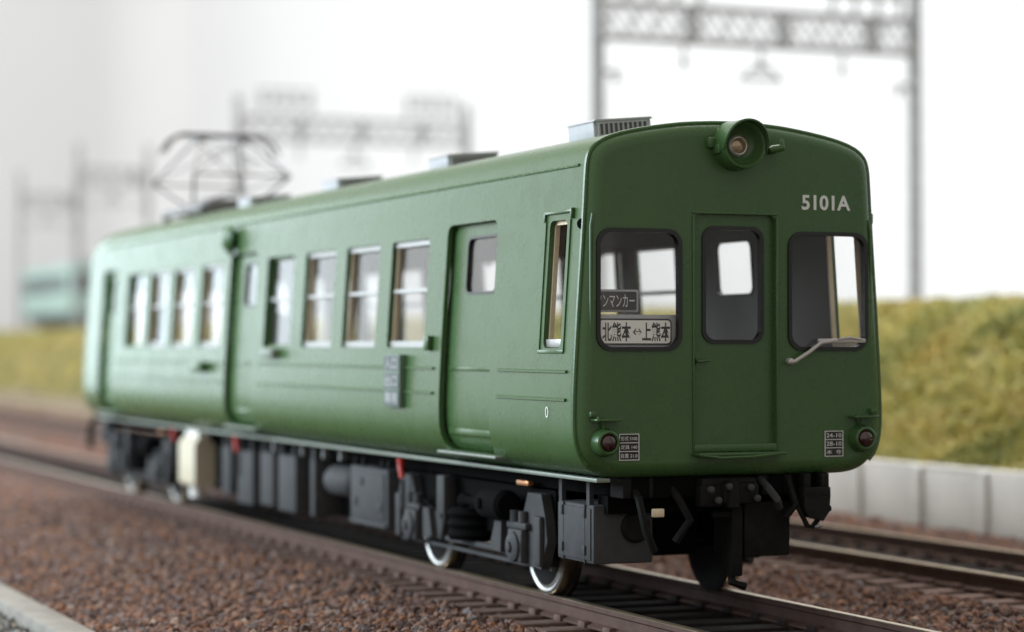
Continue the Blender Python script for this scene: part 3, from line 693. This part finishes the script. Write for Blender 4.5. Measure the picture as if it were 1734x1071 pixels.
def side_door(y0, y1, sx, wy0, wy1):
    zs = list(np.linspace(1.22, 3.40, 26)); D = .075
    # leaf: curved strip following the body, with a rounded window hole
    V = []; F = []
    for d in (D, D+.03):
        for z in zs:
            for y in (y0-.06, y1+.06): V.append((sx*(hw(z)-d), y, z))
    n = len(zs)
    for i in range(n-1): F += [(2*i, 2*i+1, 2*i+3, 2*i+2), (2*n+2*i, 2*n+2*i+1, 2*n+2*i+3, 2*n+2*i+2), (2*i, 2*i+2, 2*n+2*i+2, 2*n+2*i), (2*i+1, 2*i+3, 2*n+2*i+3, 2*n+2*i+1)]
    F += [(0, 1, 2*n+1, 2*n), (2*n-2, 2*n-1, 4*n-1, 4*n-2)]
    me = bpy.data.meshes.new('side_door'); me.from_pydata(V, [], F); me.materials.append(M['green']); me.materials.append(M['inner'])
    bm = bmesh.new(); bm.from_mesh(me); bmesh.ops.recalc_face_normals(bm, faces=bm.faces); bm.to_mesh(me); bm.free()
    for p in me.polygons: p.material_index = 1 if p.normal.x*sx < -.3 else 0
    c = MB(); c.prism(rrect(wy0, wy1, 2.70, 3.225, .085, 5), 'x', -2.2, 2.2)
    dm = boolean(me, c.mesh('cut', 'green'), 'side_door'); shade_side(dm, -9, 99); do = link('side_door', dm, T)
    def gk(b):
        o = rrect(wy0-.004, wy1+.004, 2.696, 3.229, .085, 5); i_ = rrect(wy0+.02, wy1-.02, 2.72, 3.205, .07, 5); m = len(o); V = []
        for d in (D-.008, D+.04): V += [(sx*(hw(p[1])-d), p[0], p[1]) for p in o]+[(sx*(hw(p[1])-d), p[0], p[1]) for p in i_]
        F = []
        for k in range(m):
            j = (k+1) % m; F += [(k, j, m+j, m+k), (2*m+k, 2*m+j, 3*m+j, 3*m+k), (k, j, 2*m+j, 2*m+k), (m+k, m+j, 3*m+j, 3*m+k)]
        b.add(V, F)
    one(gk, 'window_gasket', 'rubber', do)
    one(lambda b: b.add([(sx*(hw(z)-D-.02), y, z) for y, z in rrect(wy0+.01, wy1-.01, 2.71, 3.215, .07, 5)], [list(range(24))]), 'pane', 'glass_side', do)
    def trim(b):
        for z, h in ((2.02, .018), (1.445, .03)): b.box(sx*(hw(z)-D-.01), sx*(hw(z)-D+.016), y0-.02, y1-.07, z-h, z+h, 0, .008)
        b.box(sx*(hw(2.0)-D-.01), sx*(hw(2.0)-D+.02), y0+.05, y0+.075, 1.96, 2.06, 0, .006)
    one(trim, 'door_rib', 'green', do)
    one(lambda b: b.box(sx*1.20, sx*(hw(1.3)+.06), y0-.12, y1+.08, 1.235, 1.262, 0, .01), 'door_step', 'sill', do)
    return do
def ribs(b, y0, y1, sx):
    for z in (2.02, 1.79):
        b.prism([(sx*(hw(z)-.01), z-.02), (sx*(hw(z)+.018), z-.012), (sx*(hw(z)+.018), z+.004), (sx*(hw(z)-.01), z+.018)], 'y', y0, y1, 0)
for sx in (-1, 1):
    for y0, y1, fr in WIN: side_window(y0, y1, fr, sx)
    side_door(DOOR[0][0], DOOR[0][1], sx, 2.03, 2.78); side_door(DOOR[1][0], DOOR[1][1], sx, 9.52, 10.12); side_door(DOOR[2][0], DOOR[2][1], sx, 16.8, 17.35)
    for y0, y1 in ((.22, 1.70), (3.30, 9.15), (10.75, 16.5)): one(lambda b: ribs(b, y0, y1, sx), 'side_rib', 'green', T)
    # cab side window
    y0, y1 = CAB if sx < 0 else CABF
    def cw(b):
        o = rrect(y0-.003, y1+.003, 2.207, 3.273, .06, 4); i_ = rrect(y0+.02, y1-.022, 2.27, 3.235, .02, 4); m = len(o); V = []
        for d in (.045, .085): V += [(sx*(hw(p[1])-d), p[0], p[1]) for p in o]+[(sx*(hw(p[1])-d), p[0], p[1]) for p in i_]
        F = []
        for k in range(m):
            j = (k+1) % m; F += [(k, j, m+j, m+k), (2*m+k, 2*m+j, 3*m+j, 3*m+k), (k, j, 2*m+j, 2*m+k), (m+k, m+j, 3*m+j, 3*m+k)]
        b.add(V, F)
    cwo = one(cw, 'cab_side_window', 'brass', T)
    one(lambda b: b.box(sx*(hw(2.25)-.05), sx*(hw(2.25)-.02), y0+.01, y1-.01, 2.215, 2.285, 0, .006), 'sash_bar', 'sash', cwo)
    one(lambda b: b.add([(sx*(hw(z)-.09), y, z) for y, z in ((y0+.02, 2.25), (y1-.02, 2.25), (y1-.02, 3.25), (y0+.02, 3.25))], [(0, 1, 2, 3)]), 'pane', 'glass', cwo)
    def drip(b):
        z = 3.335; b.box(sx*(hw(z)-.01), sx*(hw(z)+.022), y0-.10, y1+.10, z-.012, z+.014, 0, .006); b.box(sx*(hw(3.29)-.01), sx*(hw(3.29)+.022), y1+.075, y1+.10, 3.26, 3.335, 0, .006)
        b.box(sx*(hw(3.3)-.01), sx*(hw(3.3)+.03), y0-.13, y0-.10, 3.27, 3.36, 0, .008)
        z = 2.185; b.box(sx*(hw(z)-.01), sx*(hw(z)+.012), y0-.07, y1+.09, z-.02, z+.012, 0, .004)
        for y in (y1+.07, y0-.07): b.prism([(sx*(hw(q)+e), q) for q, e in ((2.18, -.01), (2.18, .012), (3.27, .012), (3.27, -.01))], 'y', y-.008, y+.008)
    one(drip, 'window_moulding', 'green', cwo)
    one(lambda b: b.tube([(sx*(hw(3.705)+.004), y, 3.705) for y in (.2, 6, 12, 17.5)], .013, 6), 'rain_gutter', 'gutter', T)
    if sx < 0: one(lambda b: b.box(sx*1.11, sx*1.235, .06, 18.6, 1.118, 1.152, 0, .008), 'sill_strip', 'sill', T)
# near-side fittings
def side_box(b, y0, y1, z0, z1, d): b.box(-(hw((z0+z1)/2)-.02), -(hw((z0+z1)/2)+d), y0, y1, z0, z1, 0, .015)
one(lambda b: side_box(b, 3.36, 3.47, 2.185, 2.325, .06), 'door_switch', 'green', T)
one(lambda b: side_box(b, 8.30, 8.75, 2.09, 2.20, .10), 'side_box', 'sill', T)
one(lambda b: side_box(b, 11.35, 11.85, 1.90, 2.03, .10), 'side_box', 'green', T)
sp = one(lambda b: b.box(-(hw(1.9)-.02), -(hw(1.9)+.065), 4.07, 4.50, 1.63, 2.145, 0, .01), 'entrance_sign', 'plate_lt', T)
xs_ = -(hw(1.9)+.065)
for i, s in enumerate(['入口', '出口', '専用']):
    zc = 2.058-i*.168
    one(lambda b: b.box(xs_+.002, xs_-.004, 4.095, 4.485, zc-.070, zc+.072), 'sign_field', 'plate_dk', sp)
    text('sign_lettering', s, .15, 'letter', (xs_-.005, 4.29, zc), (R(90), 0, R(-90)), sp, .001, fit=(.36, .115), bold=.003)
text('side_mark', '0', .1, 'white', (-(hw(1.68)+.003), .60, 1.68), (R(90), 0, R(-90)), T, .001, fit=(.065, .095))
def side_lamp(b):
    b.lathe([(0, .09), (.06, .10), (.12, .16), (.15, .17), (.2, .12), (.22, .05)], (-(hw(3.53)-.06), 10.45, 3.53), (-1, 0, .05), 16); b.lathe([(0, .06), (.12, .03), (.15, .01)], (-(hw(3.5)+.05), 10.42, 3.47), (-.1, 0, -1), 10)
one(side_lamp, 'side_lamp', 'green_dark', T)
# --- interior: floor, seats, cab bulkhead
one(lambda b: b.box(-1.25, 1.25, .2, 18.5, 1.30, 1.34), 'interior_floor', 'floor', T)
for sx in (-1, 1):
    for y0, y1 in ((3.5, 9.1), (10.9, 16.3)):
        st = one(lambda b: b.box(sx*.80, sx*1.36, y0, y1, 1.45, 1.74, 0, .05), 'seat', 'seat', T)
        one(lambda b: b.box(sx*1.24, sx*1.365, y0, y1, 1.72, 2.15, 0, .05), 'backrest', 'seat', st)
for sx in (-1, 1):
    for y0, y1 in ((3.7, 9.0), (11.0, 16.2)):
        one(lambda b: (b.tube([(sx*.62, y0, 3.40), (sx*.62, y1, 3.40)], .018, 6), [(b.box(sx*.62-.006, sx*.62+.006, y-.012, y+.012, 3.22, 3.40), b.tube([(sx*.62, y+.05*math.cos(a), 3.165+.06*math.sin(a)) for a in (0, 1.05, 2.1, 3.14, 4.19, 5.24)], .009, 5, closed=True)) for y in np.arange(y0+.3, y1, .6)]), 'strap_rail', 'seat', T)
one(lambda b: (b.box(-.9, -.1, .25, .75, 1.34, 2.02, 0, .04), b.cyl((-.5, .45, 2.0), (-.5, .45, 2.12), .05, 10)), 'control_desk', 'seat', T)
# --- roof ventilators
def vent(b):
    b.box(-.30, .30, -.32, .32, -.1, .24, 0, .012)
    b.prism([(-.312, .235), (.312, .235), (.29, .262), (-.29, .262)], 'y', -.35, .335, 0)
def louv(b):
    b.box(-.255, .255, -.332, -.318, .05, .205, 1)
    for k in range(11): b.box(-.25+k*.05-.009, -.25+k*.05+.009, -.345, -.32, .045, .21, 0)
    b.box(-.27, .27, -.348, -.318, .20, .225, 0); b.box(-.27, .27, -.348, -.318, .035, .052, 0)
v0 = None
for x, y in ((-.49, 1.40), (.30, 1.25), (-.48, 4.95), (.45, 5.2), (-.44, 8.6), (.45, 8.9), (-.44, 12.2), (.45, 12.5)):
    if v0 is None:
        v0 = one(vent, 'roof_ventilator', 'grey', T); lo = one(louv, 'louvre', ['grey', 'dark'], v0); o = v0
    else: o = copy_tree(v0, T)
    zr = float(np.interp(abs(x), HALF[:40, 0], HALF[:40, 1])); o.location = (x, y, zr-.03); o.scale = ((.92, .85, .64) if y < 3 else (.92, .85, .52)) if (x, y) != (.30, 1.25) else (.45, .6, .48); o.rotation_euler = (0, -math.copysign(.09, x)*(-1) if x else 0, 0)
# --- pantograph
PY, PZ = 16.0, 4.03
pb = one(lambda b: ([b.box(sx*.62-.05, sx*.62+.05, PY-1.1, PY+1.1, PZ+.12, PZ+.2) for sx in (-1, 1)], [b.box(-.66, .66, PY+s*.9-.06, PY+s*.9+.06, PZ+.12, PZ+.2) for s in (-1, 0, 1)], [b.lathe([(0, .05), (.04, .09), (.08, .05), (.12, .09), (.16, .05)], (sx*.62, PY+s*1.0, PZ-.03), (0, 0, 1), 10) for sx in (-1, 1) for s in (-1, 1)], b.box(-.3, .35, PY-.3, PY+.25, PZ+.1, PZ+.34, 0, .04)), 'pantograph', 'panto', T)
def parm(b):
    for s in (-1, 1):
        K = [(sx*.80, PY+s*1.20, PZ+.62) for sx in (-1, 1)]
        for sx in (-1, 1):
            b.tube([(sx*.5, PY+s*.15, PZ+.22), (sx*.80, PY+s*1.20, PZ+.62)], .024, 6); b.tube([(sx*.80, PY+s*1.20, PZ+.62), (sx*.36, PY+s*.16, PZ+1.22)], .020, 6)
        b.tube(K, .019, 6); b.tube([(-.5, PY+s*.15, PZ+.22), K[1]], .011, 5); b.tube([K[0], (.36, PY+s*.16, PZ+1.22)], .011, 5); b.tube([K[1], (-.36, PY+s*.16, PZ+1.22)], .011, 5)
one(parm, 'arm', 'panto', pb)
def phead(b):
    for s in (-1, 1): b.tube([(-.98, PY+s*.16, PZ+1.00), (-.86, PY+s*.16, PZ+1.17), (-.70, PY+s*.16, PZ+1.27), (.70, PY+s*.16, PZ+1.27), (.86, PY+s*.16, PZ+1.17), (.98, PY+s*.16, PZ+1.00)], .024, 6)
    for sx in (-1, 1): b.box(sx*.36-.06, sx*.36+.06, PY-.2, PY+.2, PZ+1.17, PZ+1.25)
one(phead, 'collector_head', 'panto', pb); pb.scale = (.88, 1, 1)
# --- underframe and equipment
one(lambda b: (b.box(-.93, .93, .12, 19.0, .98, 1.148), b.box(-.75, .75, 6.0, 14.2, .30, .99)), 'underframe', 'black', T)
def eq(name, y0, y1, z0, z1, x0=-1.1, x1=-.62, m='under_g', bev=.02): return one(lambda b: b.box(x0, x1, y0, y1, z0, z1, 0, bev), name, m, T)
fb = eq('battery_box', .42, 1.16, .42, .91, -1.10, -.55)
one(lambda b: (b.box(-1.112, -1.098, .46, 1.12, .45, .88, 0, .006), [b.box(-1.13, -1.10, y-.02, y+.02, z-.03, z+.05, 0, .006) for y in (.56, 1.02) for z in (.52, .83)], b.box(-1.115, -1.10, .565, .575, .42, .91), b.box(-1.115, -1.10, 1.005, 1.015, .42, .91)), 'lid', 'under_g', fb)
one(lambda b: [b.box(-1.09, -1.05, y-.03, y+.03, .9, 1.15) for y in (.55, 1.12)], 'hanger_strap', 'under_g', fb)
eb = eq('switch_box', 5.52, 6.72, .33, .95, -1.10, -.6)
one(lambda b: (b.box(-1.115, -1.098, 5.6, 6.64, .42, .90, 0, .006), [b.box(-1.13, -1.10, y-.05, y+.05, z-.045, z+.045, 0, .01) for y, z in ((5.72, .55), (6.50, .58), (6.30, .80))], b.box(-1.12, -1.095, 5.55, 6.7, .345, .38, 0, .004)), 'lid', 'under_g', eb)
one(lambda b: [b.lathe([(0, .02), (.06, .03), (.1, .015)], (-1.05, y, .95), (0, 0, 1), 8) for y in (5.6, 5.8, 6.4, 6.65)], 'fitting', 'under', eb)
one(lambda b: b.lathe([(0, .05), (.05, .13), (.12, .17), (.8, .17), (.88, .13), (.94, .05)], (-.95, 6.80, .74), (0, 1, 0), 20), 'air_tank', 'under_g', T)
for y0, y1, z0, z1 in ((8.0, 8.15, .3, .95), (8.72, 9.40, .29, .95), (9.62, 10.15, .31, .95), (10.48, 11.15, .27, .93), (11.5, 11.9, .35, .95)):
    r_ = eq('resistor_box', y0, y1, z0, z1, -1.10, -.75)
    one(lambda b: [b.box(-1.09, -1.04, y-.03, y+.03, z1-.02, 1.15) for y in (y0+.1, y1-.1)], 'hanger_strap', 'under_g', r_)
for y in (7.0, 7.6, 8.4, 9.5): one(lambda b: b.box(-1.13, -1.07, y-.03, y+.03, .98, 1.13), 'hanger_strap', 'seat', T)
for y, z in ((5.02, 1.0), (11.10, 1.01), (14.25, 1.03)):
    ck = one(lambda b: (b.tube([(-1.12, y, z+.08), (-1.14, y, z+.02), (-1.13, y-.03, z-.10)], .032, 8), b.lathe([(0, .02), (.03, .045), (.07, .045), (.1, .02)], (-1.13, y, z+.02), (0, 0, 1), 10)), 'air_cock', 'red', T)
    one(lambda b: b.cyl((-1.12, y-.02, z-.12), (-1.12, y-.02, z-.4), .022, 8), 'pipe', 'under_g', ck)
ct = one(lambda b: (b.prism([(-1.27, .42), (-1.22, .37), (-1.04, .37), (-.99, .42), (-.99, .92), (-1.08, 1.03), (-1.20, 1.03), (-1.27, .94)], 'y', 12.60, 13.42, 0, True)), 'cream_tank', 'cream', T)
one(lambda b: (b.cyl((-1.1, 13.1, .38), (-1.1, 13.1, .22), .10, 12), b.box(-1.2, -1.05, 12.7, 13.3, 1.02, 1.15)), 'tank_fitting', 'offwhite', ct)
# bogies
def bogie(yc):
    t = one(lambda b: (b.box(-.62, .62, -.42, .42, .42, .92), b.box(-1.02, 1.02, -.24, .24, .62, .80, 0, .02), b.box(-.5, .5, -1.75, -.5, .35, .75), b.box(-.5, .5, .5, 1.75, .35, .75), [b.box(sx*.925, sx*.945, -1.88, 1.88, .50, .96) for sx in (-1, 1)]), 'bogie', 'black', T)
    W2 = 1.36
    for sx in (-1, 1):
        def fr(b):
            for s in (-1, 1):
                poly = [(-1.93, .52), (-1.90, .70), (-1.80, .93), (-1.50, .93), (-1.38, .70), (-1.02, .60), (-.72, .62), (-.60, .40), (-.72, .36), (-1.1, .33), (-1.62, .285), (-1.80, .27)]
                b.prism([(s*-p[0], p[1]) for p in poly], 'x', sx*.96, sx*1.05, 0)
                b.box(sx*1.04, sx*1.10, s*1.80-.07, s*1.80+.07, .30, .74, 0, .025)
                b.prism([(s*q, z) for q, z in ((.78, .38), (1.0, .36), (1.02, .64), (.86, .64))], 'x', sx*1.04, sx*1.11, 0)
            b.box(sx*.95, sx*.99, -1.9, 1.9, .262, .295); b.box(sx*.95, sx*1.05, -.75, .75, .345, .395, 0, .01)
        one(fr, 'side_frame', 'under_g', t)
        for s in (-1, 1):
            def ab(b):
                b.box(sx*1.03, sx*1.13, s*W2-.16, s*W2+.16, .30, .60, 0, .03); b.box(sx*1.04, sx*1.11, s*W2-.22, s*W2+.22, .60, .66, 0, .015)
                b.lathe([(0, .14), (.03, .135), (.045, .11), (.05, .05), (.07, .045), (.075, .02)], (sx*1.12, s*W2, .44), (sx, 0, 0), 20)
                b.cyl((sx*1.07, s*W2-.1, .66), (sx*1.07, s*W2-.1, .76), .05, 10); b.cyl((sx*1.07, s*W2+.1, .66), (sx*1.07, s*W2+.1, .76), .05, 10)
            one(ab, 'axle_box', 'under_g', t)
        one(lambda b: (b.lathe([(0, .10), (.04, .135), (.5, .135), (.56, .11), (.60, .06), (1.0, .045), (1.05, .07), (1.1, .07)], (sx*1.12, -1.22, .80), (0, 1, -.02), 20), b.lathe([(0, .05), (.02, .05), (.03, .02)], (sx*1.255, -.85, .80), (sx, 0, 0), 10)), 'damper', 'black', t)
        one(lambda b: b.lathe([(0, .24), (.05, .27), (.1, .24), (.15, .27), (.2, .24), (.25, .27), (.3, .22)], (sx*.96, 0, .40), (0, 0, 1), 20), 'spring', 'black', t)
        one(lambda b: (b.box(sx*1.0, sx*1.12, .42, .62, .60, .98, 0, .02), b.tube([(sx*1.06, .5, .62), (sx*1.06, .62, .36)], .035, 8)), 'sand_box', 'under_g', t)
        one(lambda b: b.box(sx*1.0, sx*1.06, -1.52, -1.25, .985, 1.03, 0, .01), 'copper_link', 'copper', t)
        for s in (-1, 1):
            def wheel(b):
                b.lathe([(.02, .05), (.0, .36), (.01, .385), (.0, .41), (.012, .435), (.12, .445), (.128, .475), (.165, .48), (.17, .43), (.16, .38), (.10, .2), (.12, .08)], (sx*.91+.085, s*W2, .445), (-sx, 0, 0), 40)
                for i, f in enumerate(b.f):
                    r = [math.hypot(b.v[q][1]-s*W2, b.v[q][2]-.445) for q in f]
                    b.m[i] = 1 if min(r) > .43 and abs(b.v[f[0]][0]-b.v[f[2]][0]) > .03 else (0 if min(r) > .18 and sum(sx*(b.v[q][0]-.085) for q in f)/len(f) > .80 else 2)
            wh = one(wheel, 'wheel', ['steel', 'bronze', 'under'], t)
    for s in (-1, 1): one(lambda b: b.cyl((-1.0, s*W2, .445), (1.0, s*W2, .445), .07, 12), 'axle', 'under', t)
    t.location = (0, yc, 0); return t
bogie(3.43); bogie(16.65)
# --- under the cab: coupler, hoses, jumper socket, guards
cp = one(lambda b: (b.box(-.30, .22, .02, .5, .98, 1.14, 0, .03), b.box(-.14, .20, -.06, .3, .92, 1.10, 0, .03), b.cyl((-.05, -.05, .9), (-.05, -.05, 1.12), .06, 12), b.box(-.33, -.10, -.02, .1, .90, 1.08, 0, .025)), 'coupler_block', 'under', T)
one(lambda b: [b.lathe([(0, .03), (.03, .03), (.04, .015)], (x, -.07, z), (0, -1, 0), 8) for x, z in ((-.27, 1.05), (-.2, .96), (-.1, 1.07), (.1, 1.06), (.16, .97))], 'bolt', 'under_g', cp)
one(lambda b: b.box(-1.0, .95, .35, .55, .84, .99), 'buffer_beam', 'black', T)
one(lambda b: [b.box(x0, x1, .1, .35, .98, 1.15, 0, .01) for x0, x1 in ((-.98, -.9), (-.74, -.70), (.3, .36), (.52, .60))], 'beam_bracket', 'under', T)
for pts, m in (([(-.86, .25, 1.1), (-.86, .05, .98), (-.82, .0, .72), (-.72, .05, .55)], 'under'), ([(-.52, .2, 1.1), (-.5, .02, .95), (-.42, 0, .80), (-.5, .1, .62)], 'under'), ([(.30, .15, 1.12), (.28, -.05, 1.05), (.36, -.06, .95), (.44, .05, .88)], 'under_g'), ([(.55, .1, 1.12), (.57, 0, .9), (.5, .05, .8)], 'under')):
    one(lambda b: b.tube(catmull_pts(pts), .032, 8), 'brake_hose', m, T) if False else one(lambda b: b.tube(pts, .034, 8), 'brake_hose', m, T)
one(lambda b: b.box(-.76, -.66, -.02, .03, .83, .90, 0, .01), 'hose_cock', 'brass', T)
one(lambda b: b.lathe([(0, .13), (.2, .13), (.22, .11)], (-.72, .6, .72), (0, -1, 0), 20), 'air_cylinder', 'under', T)
gb = one(lambda b: (b.box(.18, .62, .18, .75, .46, .92, 0, .02), b.box(.05, .16, .16, .34, .30, .90, 0, .02)), 'guard_box', 'under', T)
one(lambda b: (b.tube([(.10, .26, .40), (.08, .22, .25), (.20, .2, .21)], .035, 8), b.box(-.12, .06, .18, .22, .80, .84)), 'rail_guard', 'under', gb)
jp = one(lambda b: (b.box(.635, .70, -.03, .07, 1.0, 1.16, 0, .01), b.box(.80, .875, -.03, .07, 1.0, 1.16, 0, .01), b.box(.625, .885, -.042, .082, .955, 1.045, 0, .012), b.prism([(.62, .97), (.87, .97), (.86, .84), (.80, .76), (.66, .80), (.62, .88)], 'y', -.06, .06, 0), b.tube([(.58, 0, .90), (.68, 0, .72), (.73, 0, .71), (.79, 0, .78)], .022, 6), b.cyl((.86, 0, .86), (.90, 0, .86), .025, 8)), 'jumper_socket', 'under', T)
one(lambda b: b.lathe([(0, .012), (.05, .014), (.07, .006)], (.74, -.02, .71), (1, 0, .2), 8), 'hook', 'steel', jp)
# rear hose at the far end
one(lambda b: b.tube([(-1.0, 18.9, 1.12), (-1.1, 19.3, 1.1), (-1.12, 19.55, .95), (-1.12, 19.6, .62)], .05, 8), 'brake_hose', 'under', T)
one(lambda b: b.box(-1.1, -.9, 18.6, 18.9, .72, 1.1, 0, .03), 'step_box', 'under_g', T)
